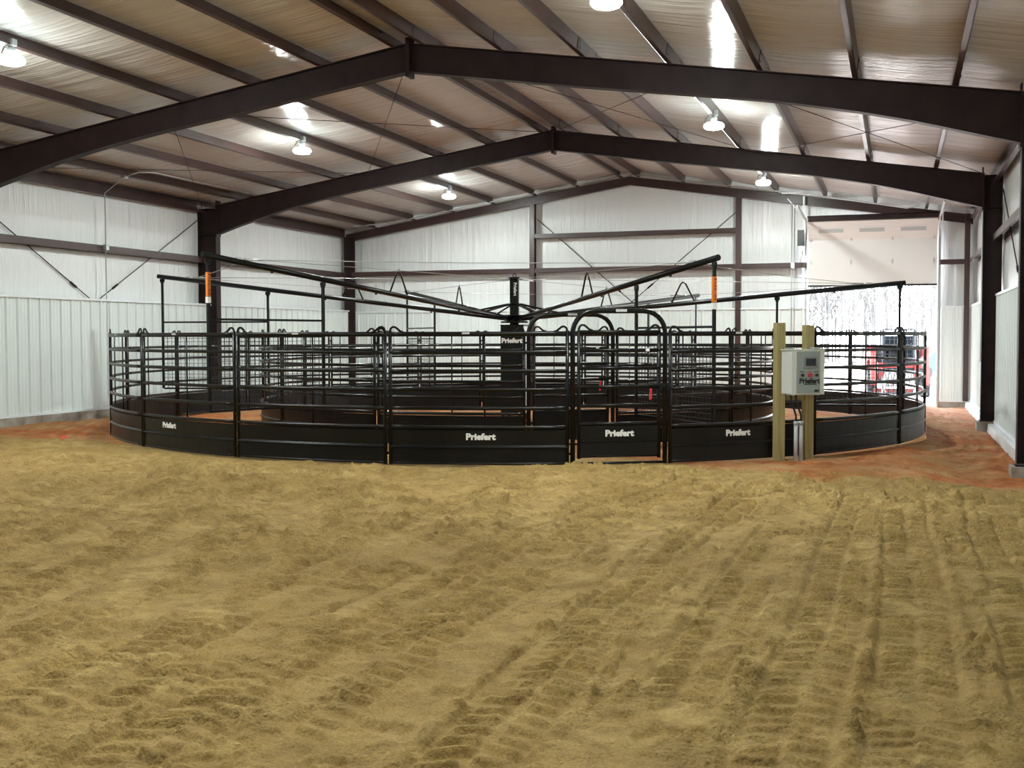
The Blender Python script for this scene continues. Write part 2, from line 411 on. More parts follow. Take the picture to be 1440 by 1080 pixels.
# side walls: subdivided vinyl with soft quilting between girts
def sidewall(name, x, sgn):
    rows = []
    for z in np.arange(-.3, 5.25, .12):
        row = []
        for y in np.arange(YB, YW + .05, .2):
            q = .05 * abs(sin(pi * (z - 3.65) / 1.25)) if z > 2.4 else 0
            row.append((x - sgn * q * .6, y, z))
        rows.append(row)
    b = MB(); b.sheet(None, rows, True); 
    # outer skin
    b.box((x + sgn * .22, (YB + YW) / 2, 2.45), (.05, YW - YB + .6, 5.6))
    return b.build(name, VW, None, 'structure')
sidewall('wall_left', XL - .02, -1); sidewall('wall_right', XR, 1)
DX0, DX1, DZ = -2.33, 1.0, 4.5     # door opening
def farwall():
    b = MB()
    def patch(x0, x1, z0, z1f):
        xs = np.linspace(x0, x1, max(2, int((x1 - x0) / .2) + 1)); rows = []
        for t in np.linspace(0, 1, 30):
            rows.append([(x, YW - .03 * abs(sin(pi * (z0 + (z1f(x) - z0) * t - 3.65) / 1.0)), z0 + (z1f(x) - z0) * t) for x in xs])
        b.sheet(None, rows, True)
    top = lambda x: zt(x) + .22
    patch(XL - .1, XC, -.3, top); patch(XC, DX0, -.3, top); patch(DX0, DX1, DZ, top); patch(DX1, XR + .1, -.3, top)
    # outer skin pieces around the opening
    b.box(((XL + DX0) / 2 - .1, YW + .22, 2.2), (DX0 - XL + .2, .05, 5.2)); b.box(((DX1 + XR) / 2 + .1, YW + .22, 2.2), (XR - DX1 + .2, .05, 5.2))
    b.box(((DX0 + DX1) / 2, YW + .22, DZ + .25), (DX1 - DX0, .05, .5))
    b.prism([(XL - .2, 4.7), (XR + .2, 4.7), (XR + .2, 5.0), (XC, 6.6), (XL - .2, 5.0)], .05, YW + .2)
    return b.build('wall_far', VW, None, 'structure')
farwall()
def nearwall():
    b = MB(); b.add([(XL - .1, YB, -.4), (XR + .1, YB, -.4), (XR + .1, YB, 5.1), (XC, YB, 6.6), (XL - .1, YB, 5.1)], [(0, 1, 2, 3, 4)])
    return b.build('wall_near', VW, None, 'structure')
nearwall()
rb = MB()   # roof skin over the insulation
for sx in (-1, 1):
    ex = XL - .4 if sx < 0 else XR + .4
    rb.add([(XC, YB - .2, pz(XC) + .12), (ex, YB - .2, pz(ex) + .12), (ex, YW + .5, pz(ex) + .12), (XC, YW + .5, pz(XC) + .12)], [(0, 1, 2, 3)])
rb.build('trim_1', TRIM, None, 'structure')

# liner (wainscot) panels with vertical ribs
def liner(name, p0, p1, z0, z1, nrm):
    """ribbed metal sheet from p0 to p1 (xy), bulging towards nrm"""
    p0 = Vector((*p0, 0)); p1 = Vector((*p1, 0)); d = p1 - p0; Ln = d.length; d.normalize(); n = Vector((*nrm, 0))
    b = MB(); prof = []; s = 0
    unit = [(0, 0), (.013, .036), (.045, .036), (.058, 0), (.125, 0), (.131, .006), (.145, .006), (.151, 0), (.22, 0), (.226, .006), (.24, .006), (.246, 0)]
    while s < Ln:
        for a, h in unit:
            if s + a <= Ln: prof.append((s + a, h))
        s += .305
    prof.append((Ln, 0))
    lo = [p0 + d * a + n * h + Vector((0, 0, z0)) for a, h in prof]; hi = [p0 + d * a + n * h + Vector((0, 0, z1)) for a, h in prof]
    b.sheet(None, [lo, hi])
    o = b.build(name, LIN, None, 'structure')
    c = (p0 + p1) / 2; ang = math.atan2(d.y, d.x)
    t = MB(); t.box((c.x + n.x * .018, c.y + n.y * .018, z1 + .018), (Ln, .055, .045), ang)
    t.box((c.x + n.x * -.1, c.y + n.y * -.1, z1 + .035), (Ln, .22, .012), ang)
    t.box((c.x + n.x * .02, c.y + n.y * .02, z0 + .02), (Ln, .055, .05), ang)
    t.build('trim_2', TRIM, o, 'structure')
    return o
liner('wall_left', (-16.2, YB), (-16.2, 32.3), .16, 2.50, (1, 0)) if False else None
liner('trim_3', (-16.2, 4.0), (-16.2, 32.3), .17, 2.50, (1, 0))
liner('trim_4', (-16.2, 32.28), (DX0 - .06, 32.28), .02, 2.46, (0, -1))
liner('trim_5', (DX1 + .08, 32.28), (1.86, 32.28), -.02, 2.46, (0, -1))
liner('trim_6', (1.87, 4.0), (1.87, 16.45), .0, 2.50, (-1, 0))
liner('trim_7', (1.87, 16.95), (1.87, 24.4), -.0, 2.50, (-1, 0))
liner('trim_8', (1.87, 24.9), (1.87, 32.28), -.0, 2.48, (-1, 0))
b = MB(); b.box((-16.28, 14, 0), (.3, 44, .34)); b.box((-9.3, 32.40, -.06), (14, .3, .2)); b.box((1.47, 32.40, -.12), (.86, .3, .2))
b.build('baseboard_left', CONC, None, 'structure')
b = MB()
for a, c in ((4, 16.4), (17.0, 24.35), (24.95, 32.2)):
    b.box((1.80, (a + c) / 2, -.03), (.16, c - a, .02)); b.box((1.72, (a + c) / 2, -.10), (.012, c - a, .16), 0, 0, .12)
b.build('baseboard_right', TRIM, None, 'structure')

# ------------------------------------------------------------------ rigid frames
def ibeam(b, top, bot, y, fw=.19, ft=.014, wt=.009):
    """web between polylines top and bot (x,z) at plane y with flanges"""
    n = len(top)
    for yy in (-wt / 2, wt / 2):
        b.add([(x, y + yy, z) for x, z in top] + [(x, y + yy, z) for x, z in bot], [(i, i + 1, n + i + 1, n + i) for i in range(n - 1)])
    for pl, s in ((top, -1), (bot, 1)):
        for (x0, z0), (x1, z1) in zip(pl[:-1], pl[1:]):
            dx, dz = x1 - x0, z1 - z0; l = math.hypot(dx, dz)
            b.box(((x0 + x1) / 2, y, (z0 + z1) / 2 + s * ft / 2), (l + .004, fw, ft), 0, 0, -math.atan2(dz, dx))
DEP = [(-15.95, .72), (-15.3, .62), (-13.75, .45), (-12.3, .40), (-10.2, .42), (-7.31, .44), (-7.27, .44), (-4.7, .44), (-1.64, .40), (-.14, .47), (1.56, .68)]
def dep(x): return float(np.interp(x, [d[0] for d in DEP], [d[1] for d in DEP]))
def frame(y, label, xin, pier, pz0):
    t = thing('steel_frame', label, 'steel frame', (XC, y, 0))
    def sh(b): b.v = [(p[0] - XC, p[1] - y, p[2]) for p in b.v]; return b
    for sx in (-1, 1):
        xe = -15.95 if sx < 0 else xin
        xs = [x for x in (np.linspace(XC - .02, xe, 14) if sx < 0 else np.linspace(XC + .02, xe, 14))]
        b = MB(); ibeam(b, [(x, zt(x)) for x in xs], [(x, zt(x) - dep(x)) for x in xs], y)
        sh(b).build('rafter', STEEL, t)
        xo = XL + .02 if sx < 0 else XR - .06
        zc = zt(xe) - dep(xe)
        b = MB()
        b.box(((xe + xo) / 2, y, 2.45), (abs(xe - xo), .009, 4.9)); b.box((xe, y, zt(xe) / 2 + .0), (.016, .2, zt(xe)))
        b.box((xo, y, zt(xo) / 2), (.014, .2, zt(xo)))
        b.box(((xe + xo) / 2, y, zc), (abs(xe - xo), .19, .014)); b.box(((xe + xo) / 2, y, zt(xo) - .01), (abs(xe - xo), .19, .014), 0, 0, 0)
        b.box((xe - sx * .018, y, zt(xe) - dep(xe) / 2 + .03), (.022, .2, dep(xe) + .16))
        b.box(((xe + xo) / 2, y, .015 + pz0), (abs(xe - xo) + .05, .24, .03))
        for k in range(5):
            for s in (-1, 1): b.bar((xe - sx * .005, y + s * .06, zc + .06 + k * .14), (xe - sx * .05, y + s * .06, zc + .06 + k * .14), .014, 6)
        sh(b).build('column', STEEL, t)
        if sx > 0:
            b = MB(); b.box((xe + .14, y, pz0 - .12), (.44, .42, .26)); sh(b).build('concrete_pier', CONC, t)
    b = MB()
    for s in (-1, 1):
        b.box((XC + s * .016, y, zt(XC) - .22), (.028, .22, .60))
        for k in range(4):
            for q in (-1, 1): b.bar((XC - .05, y + q * .06, zt(XC) - .44 + k * .14), (XC + .05, y + q * .06, zt(XC) - .44 + k * .14), .015, 6)
    sh(b).build('ridge_splice_plate', STEEL, t)
    return t
frame(Y1, 'nearest dark red steel roof frame whose ridge plate shows at the top centre', 1.545, True, -.04)
frame(Y2, 'second dark red steel roof frame, behind the nearest one and over the horse walker', 1.60, True, 0)
# end-wall frame: light rafter, columns, girts
t = thing('end_wall_frame', 'thin dark red steel rafter and posts fixed along the far white gable wall', 'steel frame', (XC, Y3, 0))
for sx in (-1, 1):
    xe = -16.3 if sx < 0 else 1.85
    b = MB(); xs = np.linspace(XC, xe, 3); ibeam(b, [(x - XC, zt(x) - .02) for x in xs], [(x - XC, zt(x) - .26) for x in xs], -.1, .13)
    b.build('rafter', PURL, t)
for x in (-10.2, -4.2):
    b = MB(); h = zt(x) - .24
    b.box((x - XC, -.2, h / 2), (.15, .012, h)); b.box((x - XC, -.02, h / 2), (.15, .012, h)); b.box((x - XC, -.1, h / 2), (.008, .18, h)); b.box((x - XC - .07, -.1, h / 2), (.008, .18, h)) if x < -8 else b.box((x - XC + .07, -.1, h / 2), (.008, .18, h))
    b.build('column', PURL, t)
b = MB(); b.box((-16.2 - XC, -.1, 2.4), (.26, .2, 4.8)); b.box((-16.03 - XC, -.18, 2.4), (.14, .012, 4.75)); b.build('column', STEEL, t)
b = MB(); b.box((1.72 - XC, -.1, 2.45), (.13, .2, 4.9)); b.build('column', PURL, t)
def girt(name, label, x0, x1, y, z, axis, m=PURL, d=.2, w=.07, grp=None):
    """C channel: axis 'x' runs x0..x1 at y ; axis 'y' runs along y at x=y"""
    L_ = x1 - x0; b = MB()
    if axis == 'x':
        b.box((0, 0, 0), (L_, d, .006 + .0)); b.box((0, -d / 2, -w / 2), (L_, .006, w)); b.box((0, d / 2, -w / 2), (L_, .006, w)); b.box((0, -d / 2 + .01, -w), (L_, .02, .005))
        loc = ((x0 + x1) / 2, y, z)
    else:
        b.box((0, 0, 0), (d, L_, .006)); s = -1 if y > XC else 1
        b.box((s * d / 2, 0, -w / 2), (.006, L_, w)); b.box((-s * d / 2, 0, -w / 2), (.006, L_, w)); b.box((s * d / 2 - s * .01, 0, -w), (.02, L_, .005))
        loc = (y, (x0 + x1) / 2, z)
    o = b.build(name, m); o.location = loc; return tag(o, label, 'wall girt', grp)
girt('wall_girt', 'long dark red girt on the left wall, left of the second frame column', 2, Y2 - .12, XL + .12, 3.70, 'y', PURL, .2, .15)
girt('wall_girt', 'dark red girt on the left wall between second frame and far corner', Y2 + .12, 32.2, XL + .12, 3.70, 'y', PURL, .2, .14)
girt('wall_girt', 'dark red wall girt on the right white wall, right of the near right column', 17.0, Y2 - .12, XR - .12, 3.72, 'y', PURL, .2, .13)
girt('wall_girt', 'short dark red wall girt on the right white wall beyond the second frame', Y2 + .12, 32.2, XR - .12, 3.72, 'y', PURL, .2, .09)
girt('wall_girt', 'dark red girt on the far wall, from the left corner to the first post', -16.1, -10.28, 32.33, 3.72, 'x', PURL, .2, .13)
girt('wall_girt', 'lower dark red girt on the far wall between its two middle posts', -10.12, -4.28, 32.33, 3.72, 'x', PURL, .2, .13)
girt('wall_girt', 'upper dark red girt on the far wall between its two middle posts', -10.12, -4.28, 32.33, 4.72, 'x', PURL, .2, .12)
girt('wall_girt', 'dark red girt on the far wall just left of the overhead door', -4.12, DX0 - .03, 32.33, 3.72, 'x', PURL, .2, .13)
girt('wall_girt', 'short dark red girt on the far wall just right of the overhead door', DX1 + .06, 1.66, 32.33, 3.72, 'x', PURL, .2, .12)

# purlins
ordw = ['first', 'second', 'third', 'fourth', 'fifth', 'sixth', 'seventh']
def purlin_me(side):
    b = MB(); l = YW - YB - .25; y = (YB + YW - .25) / 2; s = side
    b.box((0, y, .1), (.010, l, .2)); b.box((-s * .032, y, .004), (.07, l, .008)); b.box((s * .032, y, .196), (.07, l, .008))
    b.box((-s * .066, y, .014), (.005, l, .022))
    for yy in (8.7, Y1, Y2):
        b.box((s * .008, yy, .1), (.010, 1.1, .185)); 
        for k in (-.5, -.42, .42, .5):
            for z in (.05, .15): 
                for q in (-1, 1): b.bar((q * .005, yy + k, z), (q * .020, yy + k, z), .011, 6)
    return b
pm = {s: purlin_me(s).mesh('roof_purlin', PURL) for s in (-1, 1)}
for s in (-1, 1):
    lst = [x for x in PURLX if (x < XC if s < 0 else x > XC)]; lst.sort(key=lambda x: abs(x - XC))
    for k, x in enumerate(lst):
        o = link('roof_purlin', pm[s], None, None, (x, 0, zt(x) + .001))
        o.rotation_euler = (0, s * math.atan(.1536), 0)
        tag(o, f'{ordw[k]} dark red roof purlin {"left" if s < 0 else "right"} of the ridge, running lengthwise under the white roof blanket', 'roof purlin', 'roof purlins')
for s, x in ((-1, XL + .1), (1, XR - .12)):
    b = MB(); l = YW - YB - .3
    b.box((0, 0, 0), (.008, l, .26)); b.box((-s * .045, 0, -.13), (.09, l, .008)); b.box((-s * .045, 0, .13), (.09, l, .008)); b.box((-s * .088, 0, -.115), (.006, l, .03))
    o = b.build('eave_strut', PURL); o.location = (x, (YB + YW) / 2 - .1, zt(x) + .02)
    tag(o, 'dark red eave strut along the top of the ' + ('left' if s < 0 else 'right') + ' side wall', 'eave strut')

# bracing rods
def rod(label, a, b_, r=.012, m=None, turn=True, cat='brace rod', name='brace_rod', grp=None):
    a = Vector(a); c = Vector(b_); b = MB(); b.bar((0, 0, 0), c - a, r, 6)
    if turn:
        q = (c - a) * .42; d = (c - a).normalized() * .1; b.bar(q - d, q + d, r * 2.2, 6)
    o = b.build(name, m or STEEL); o.location = a; return tag(o, label, cat, grp)
XW = XL + .045
rod('slanted dark brace rod on the left wall, falling to the right', (XW, 16.8, 4.55), (XW, 24.3, .45))
rod('slanted dark brace rod on the left wall, rising to the column of the second frame', (XW, 24.5, 4.60), (XW, 16.9, .42))
rod('slanted dark brace rod on the far wall, falling right from the first middle post', (-10.12, 32.50, 5.18), (-4.3, 32.50, .15))
rod('slanted dark brace rod on the far wall, rising right to the second middle post', (-4.28, 32.50, 5.2), (-10.1, 32.50, .35))
rod('slanted dark brace rod on the right wall between the two right columns', (XR - .055, 24.5, 4.6), (XR - .055, 17.0, .45))
nd = [-16.3, -11.8, -7.3, -2.8, 1.75]
nm = ['outer left', 'inner left', 'inner right', 'outer right']
for i in range(4):
    for k, (p, q) in enumerate(((nd[i], nd[i + 1]), (nd[i + 1], nd[i]))):
        rod(f'thin roof brace rod in the {nm[i]} roof bay between the frames, slanting {"left" if k else "right"}', (p, Y1 + .1, zt(p) - .06), (q, Y2 - .1, zt(q) - .06), .006, None, False)

# ------------------------------------------------------------------ lights
def high_bay(x, y, label, hidden=False):
    t = thing('high_bay_light', label, 'ceiling light', (x, y, 5.46), 0, 'round LED high bay lights')
    b = MB(); b.lathe([(0, .075), (.045, .075), (.055, .12), (.055, .17), (.03, .19), (0, .19)], n=16); b.build('driver_housing', LHOUS, t)
    b = MB(); b.lathe([(.001, -.052), (.09, -.050), (.15, -.036), (.176, -.008), (.180, .006)], n=24); b.build('glowing_lens', LAMP2 if hidden else LAMP, t)
    b = MB(); b.lathe([(.180, .006), (.178, .03), (.15, .058), (.05, .078), (.001, .078)], n=24); b.build('glowing_rim', LAMPU, t)
    b = MB(); h = zt(x) - 5.46 + .02
    b.tube([(0, 0, .18), (0, 0, max(h, .22))], .010, 6); b.box((0.03, 0, h + .02), (.07, .09, .09)); b.build('hanging_bracket', GALV, t)
    b = MB(); b.tube([(-.01, 0, h), (-.12, 0, h - .02), (-.17, 0, h - .12), (-.1, 0, .2), (-.03, 0, .15)], .006, 6); b.build('power_cord', PLB, t)
    return t
rows = {-11.41: 'left', -3.14: 'right'}
for x, sd in rows.items():
    for y, w in ((12.7, 'nearest glowing'), (20.7, 'middle glowing'), (28.7, 'farthest glowing')):
        high_bay(x, y, f'{w} round high bay light of the {sd} row under the roof')
    for y in (4.7,):
        high_bay(x, y, f'round high bay light of the {sd} row, behind the viewer', True)
# conduits
def pipe(label, pts, r=.012, m=None, n=6, name='electrical_conduit', cat='conduit'):
    b = MB(); o0 = Vector(pts[0]); b.tube([Vector(p) - o0 for p in pts], r, n); o = b.build(name, m or GALV); o.location = o0; return tag(o, label, cat)
for x, sd in rows.items():
    pipe(f'thin pale conduit running along the purlin of the {sd} light row', [(x - .10, YB + 1, zt(x) + .05), (x - .10, 31.9, zt(x) + .05)], .014)
pipe('long pale conduit running along the far gable rafter over the ridge', [(-15.6, 31.4, zt(-15.6) + .02), (-14.6, 31.9, zt(-14.6) - .01), (XC, 31.95, zt(XC) + .02), (-1.5, 31.95, zt(-1.5) - .02), (.2, 31.9, zt(.2) - .08), (.5, 31.7, zt(.5) - .02)], .018)
pipe('vertical pale conduit running down the left wall to the liner', [(-15.3, 20.2, zt(-15.3) - .01), (XL + .27, 20.72, 4.82), (XL + .27, 20.72, .4)], .012)
pipe('bent pale conduit crossing the roof corner above the left wall', [(-15.3, 20.2, zt(-15.3) - .01), (-14.95, 20.2, zt(-15) + .02), (-14.85, 20.6, zt(-14.9) + .05), (-14.85, 24.3, zt(-14.9) + .05)], .014)
o = MB().box((0, 0, 0), (.09, .09, .12)).build('junction_box', GALV); o.location = (XL + .28, 20.72, 3.66); tag(o, 'small grey junction box on the left wall girt', 'junction box')
o = MB().box((0, 0, 0), (.11, .11, .06)).build('junction_box', GALV); o.location = (-15.3, 20.2, zt(-15.3) - .01); tag(o, 'small grey junction box under the roof near the left wall', 'junction box')
pipe('twin vertical conduit on the far wall left of the overhead door', [(-2.75, 32.22, 5.3), (-2.75, 32.22, .3)], .014)
pipe('thin vertical conduit beside the twin conduit left of the overhead door', [(-2.68, 32.22, 5.3), (-2.68, 32.22, .3)], .010)
o = MB().box((0, 0, 0), (.1, .08, .14)).build('junction_box', GALV); o.location = (-2.72, 32.18, 3.64); tag(o, 'small white junction box on the far girt beside the door', 'junction box')
pipe('white vertical conduit on the inner face of the second right column', [(1.575, Y2 - .13, 4.15), (1.575, Y2 - .13, 1.2)], .010, TRIM)

# ------------------------------------------------------------------ overhead door
dr = bpy.data.objects.new('door_1', None); C.objects.link(dr); dr.location = ((DX0 + DX1) / 2, 32.36, 0); dr['kind'] = 'structure'
dr['label'] = 'white sectional overhead door raised partway in the far wall'
W_ = DX1 - DX0
def section(z0, z1, y0, y1, win):
    h = math.hypot(z1 - z0, y1 - y0); a = -math.atan2(y1 - y0, z1 - z0)
    b = MB(); b.box((0, 0, 0), (W_ - .02, .045, h + .003))
    for k in range(1, 5): b.box((0, -.024, -h / 2 + k * h / 5), (W_ - .06, .003, .006))
    if win:
        for wx in (-1.05, 0, 1.05): 
            b.box((wx, -.028, .01), (.74, .012, .19))
    o = b.build('door_section', DOOR, dr); o.location = (0, (y0 + y1) / 2, (z0 + z1) / 2); o.rotation_euler = (-a if False else a, 0, 0)
    if win:
        for wx in (-1.05, 0, 1.05):
            g = MB(); g.box((wx, -.036, .01), (.64, .008, .115)); g.build('window_pane', GLASS, o)
    for hx in (-W_ / 2 + .09, -.53, .53, W_ / 2 - .09):
        g = MB(); g.add([(hx - .035, -.030, -h / 2), (hx, -.030, -h / 2 + .10), (hx + .035, -.030, -h / 2), (hx, -.030, -h / 2 - .10),
                         (hx - .035, -.036, -h / 2), (hx, -.036, -h / 2 + .10), (hx + .035, -.036, -h / 2), (hx, -.036, -h / 2 - .10)], [(4, 5, 6, 7), (0, 1, 5, 4), (1, 2, 6, 5), (2, 3, 7, 6), (3, 0, 4, 7)])
        if z0 > 3.2: g.build('hinge', GALV, o)
    return o
section(3.10, 3.71, 0, 0, False); section(3.71, 4.32, 0, 0, False); section(4.32, 4.80, 0, -.34, True)
b = MB(); b.box((0, .0, 3.075), (W_ - .02, .05, .05)); b.build('bottom_seal', PLB, dr)
b = MB(); b.bar((-W_ / 2, -.30, 4.93), (W_ / 2, -.30, 4.93), .03, 8); b.box((0, -.42, 4.86), (W_ - .06, .10, .11)); b.build('torsion_shaft', STEEL, dr)
for s in (-1, 1):
    b = MB(); b.tube([(s * (W_ / 2 + .03), -.03, -.1), (s * (W_ / 2 + .03), -.03, 4.35), (s * (W_ / 2 + .03), -.15, 4.65), (s * (W_ / 2 + .03), -.45, 4.84), (s * (W_ / 2 + .03), -3.4, 4.9)], .03, 4)
    b.box((s * (W_ / 2 + .05), .06, 2.2), (.06, .14, 4.7)); b.build('door_track', GALV, dr)
    b = MB(); b.box((s * (W_ / 2 + .10), -.3, 5.0), (.04, .04, 1.0 if s < 0 else .6)); b.bar((s * (W_ / 2 + .08), -.3, 4.9), (s * (W_ / 2 + .08) + (-.45 if s < 0 else .25), -.3, 5.45 if s < 0 else 5.2), .018, 4); b.build('hanger_bracket', TRIM, dr)
t = thing('door_opener', 'black jackshaft door opener box beside the top left of the overhead door', 'door opener', (-2.50, 32.12, 4.38))
b = MB(); b.box((0, 0, 0), (.17, .2, .42)); b.box((.01, -.11, -.12), (.12, .03, .1)); b.build('motor_housing', PLB, t)
b = MB(); b.box((.05, 0, -.28), (.08, .08, .14)); b.build('gearbox', GALV, t)
b = MB(); b.tube([(.03, 0, -.3), (.05, 0, -.45), (-.02, 0, -.6), (.03, 0, -.75)], .006, 5); b.build('power_cord', PLB, t)
o = MB().box((0, 0, 0), (.5, .05, .05)).build('light_bracket', TRIM); o.location = (-2.75, 31.9, zt(-2.75) - .02); tag(o, 'short white steel bracket above the door opener near the farthest right light', 'bracket')

# ------------------------------------------------------------------ pen panels
def panel_parts(Rr, half, root, logo=False, sticker=True, mids=1):
    e = half - .037 / Rr          # angle of end posts
    P = lambda a, z, dr_=0: ((Rr + dr_) * sin(a), Rr - (Rr + dr_) * cos(a), z)
    for s in (-1, 1):
        b = MB(); b.bar(P(s * e, .0), P(s * e, 1.80), .026, 8); b.build('post', BLK, root)
    n = 12
    for z, r in ((1.755, .034), (1.51, .026), (1.26, .026), (1.01, .026), (.76, .026), (.505, .026)):
        b = MB(); b.tube([P(-e + 2 * e * k / n, z) for k in range(n + 1)], r, 8, flat=(1, 1) if r < .03 else (.8, 1)); b.build('rail', BLK, root)
    b = MB(); rowsp = []
    for z, d in ((.475, .0), (.465, .014), (.268, .004), (.245, .030), (.232, .030), (.222, .006), (.035, .010), (.02, .012)):
        rowsp.append([P(-e + 2 * e * k / n, z, d) for k in range(n + 1)])
    b.sheet(None, rowsp); b.sheet(None, [[P(-e + 2 * e * k / n, z, -.004) for k in range(n + 1)] for z in (.02, .475)])
    b.tube([P(-e + 2 * e * k / n, .022) for k in range(n + 1)], .018, 6)
    b.build('kick_sheet', BSH, root)
    b = MB(); b.bar(P(.012, .48, -.03), P(.012, 1.74, -.03), .012, 6); b.build('centre_stay', BLK, root)
    for s in (-1, 1):
        b = MB(); pth = [(0.0, 1.74), (0, 1.80), (.012, 1.832), (.04, 1.852), (.075, 1.848), (.105, 1.825), (.14, 1.795), (.19, 1.775)]
        b.tube([P(s * (e - d / Rr), z) for d, z in pth], .022, 4, flat=(.55, .9)) ; b.build('lift_hook', BLK, root)
    for z in (1.62, 1.13, .62, .15):
        b = MB(); b.box(P(half, z), (.05, .03, .035), half); b.build('pin_lug', BLK, root)
    if sticker:
        b = MB(); a = -.02; b.box(P(a, 1.765, .030), (.10, .008, .026), a); b.build('sticker', STK, root)
def add_logo(root, Rr, a, z, size=.115):
    text('Priefert', size, WHT, root, (Rr * sin(a), Rr - (Rr + .016) * cos(a), z), (pi / 2, 0, a), 'lettering', .004, .05, 1.12)
def hull(name, lab, Rr, step, start, n, grp, cat='fence panel', logos=(), labels=None):
    half = step / 2; first = None
    for k in range(n):
        ph = start + step * (k + .5)
        loc = (RCX + Rr * sin(ph), RCY - Rr * cos(ph), -.0)
        if first is None:
            first = thing(name, labels[k], cat, loc, ph, grp); panel_parts(Rr, half, first); o = first
        else: o = dup(first, loc, ph, labels[k])
        panels.append((o, k))
    return first
G0, G1 = R(23.6), R(33.7)
panels = []
labs = []
for k in range(19):
    a = (math.degrees(G1) + 18.415 * (k + .5)) % 360
    if k < 8: labs.append(f'black outer fence panel, {["next","second","third","fourth","fifth","sixth","seventh","eighth"][k]} to the right of the front gate going round the ring')
    elif k >= 11: labs.append(f'black outer fence panel, {["next","second","third","fourth","fifth","sixth","seventh","eighth"][18-k]} to the left of the front gate going round the ring')
    else: labs.append(['black outer ring fence panel at the back of the ring, right of centre', 'black outer ring fence panel at the very back of the ring', 'black outer ring fence panel at the back of the ring, left of centre'][k - 8])
hull('fence_panel', '', RO, (2 * pi - (G1 - G0)) / 19, G1, 19, 'outer ring fence panels', labels=labs)
for o, k in panels:
    if k == 0: add_logo(o, RO, -.02, .38)
    if k == 18: add_logo(o, RO, .005, .38)
    if k == 16: add_logo(o, RO, -.045, .38, .11)
panels = []
H0, H1 = R(20), R(36.4)
labs = []
for k in range(12):
    if k < 5: labs.append(f'black inner ring panel, {["first","second","third","fourth","fifth"][k]} to the right of the inner gate')
    elif k >= 7: labs.append(f'black inner ring panel, {["first","second","third","fourth","fifth"][11-k]} to the left of the inner gate')
    else: labs.append(['black inner ring fence panel at the back of the inner ring, right of centre', 'black inner ring fence panel at the back of the inner ring, left of centre'][k - 5])
hull('fence_panel', '', RI, (2 * pi - (H1 - H0)) / 12, H1, 12, 'inner ring fence panels', labels=labs)

# gates
def gate(Rr, a0, a1, label, logo):
    am = (a0 + a1) / 2; hw = Rr * sin((a1 - a0) / 2) - .035
    t = thing('walk_gate', label, 'gate', (RCX + Rr * cos((a1 - a0) / 2) * sin(am), RCY - Rr * cos((a1 - a0) / 2) * cos(am), 0), am)
    cr = .30; pts = [(-hw, 0, .0), (-hw, 0, 2.06 - cr)]
    pts += [(-hw + cr - cr * cos(q), 0, 2.06 - cr + cr * sin(q)) for q in np.linspace(.15, pi / 2, 7)]
    pts += [(hw - cr + cr * sin(q), 0, 2.06 - cr + cr * cos(q)) for q in np.linspace(0, pi / 2 - .15, 7)]
    pts += [(hw, 0, 2.06 - cr), (hw, 0, 0)]
    b = MB(); b.tube(pts, .034, 10); b.bar((-hw, 0, .018), (hw, 0, .018), .018, 8)
    for z in (.35, 1.2): b.box((-hw + .045, 0, z), (.06, .02, .03))
    b.build('arch_frame', BLK, t)
    s = MB(); s.box((0.02, -.034, 2.065), (.15, .01, .035)); s.build('sticker', STK, t)
    lw = hw - .085
    leaf = MB()
    for q in (-1, 1): leaf.bar((q * lw, 0, .08), (q * lw, 0, 1.80), .025, 8)
    leaf.bar((-lw, 0, .11), (lw, 0, .11), .018, 8); leaf = leaf.build('gate_leaf', BLK, t)
    for z, r in ((1.775, .03), (1.53, .028), (1.29, .026), (1.04, .026), (.79, .026), (.545, .026)):
        b = MB(); b.bar((-lw, 0, z), (lw, 0, z), r, 8); b.build('rail', BLK, leaf)
    b = MB(); b.sheet(None, [[(x, y, z) for x in (-lw, lw)] for z, y in ((.53, -.008), (.52, -.016), (.322, -.010), (.316, -.024), (.308, -.024), (.30, -.010), (.12, -.014))]); b.build('kick_sheet', BSH, leaf)
    for q in (-1, 1):
        b = MB(); b.tube([(q * (lw - d), 0, z + .02) for d, z in [(0.0, 1.74), (0, 1.80), (.012, 1.832), (.04, 1.852), (.075, 1.848), (.105, 1.825), (.14, 1.795), (.19, 1.775)]], .022, 4, flat=(.55, .9)); b.build('lift_hook', BLK, leaf)
    b = MB(); b.box((lw - .06, -.03, 1.06), (.18, .02, .03)); b.box((lw + .04, -.02, 1.06), (.08, .04, .05)); b.build('latch', BLK, leaf)
    b = MB(); b.box((lw - .13, -.045, .94), (.032, .012, .15), 0, 0, .06); b.build('latch_tag', RED, leaf)['label'] = 'red latch pull tag'
    b = MB(); b.box((lw - .17, -.030, 1.535), (.05, .008, .035)); b.build('sticker', WHT, leaf)
    if logo: text('Priefert', .115, WHT, leaf, (0, -.02, .415), (pi / 2, 0, 0), 'lettering', .004, .05, 1.12)
gate(RO, G0, G1, 'black arched walk gate in the front of the outer ring, between two fence panels', True)
gate(RI, H0, H1, 'black arched walk gate in the inner ring, seen behind the outer gate', False)

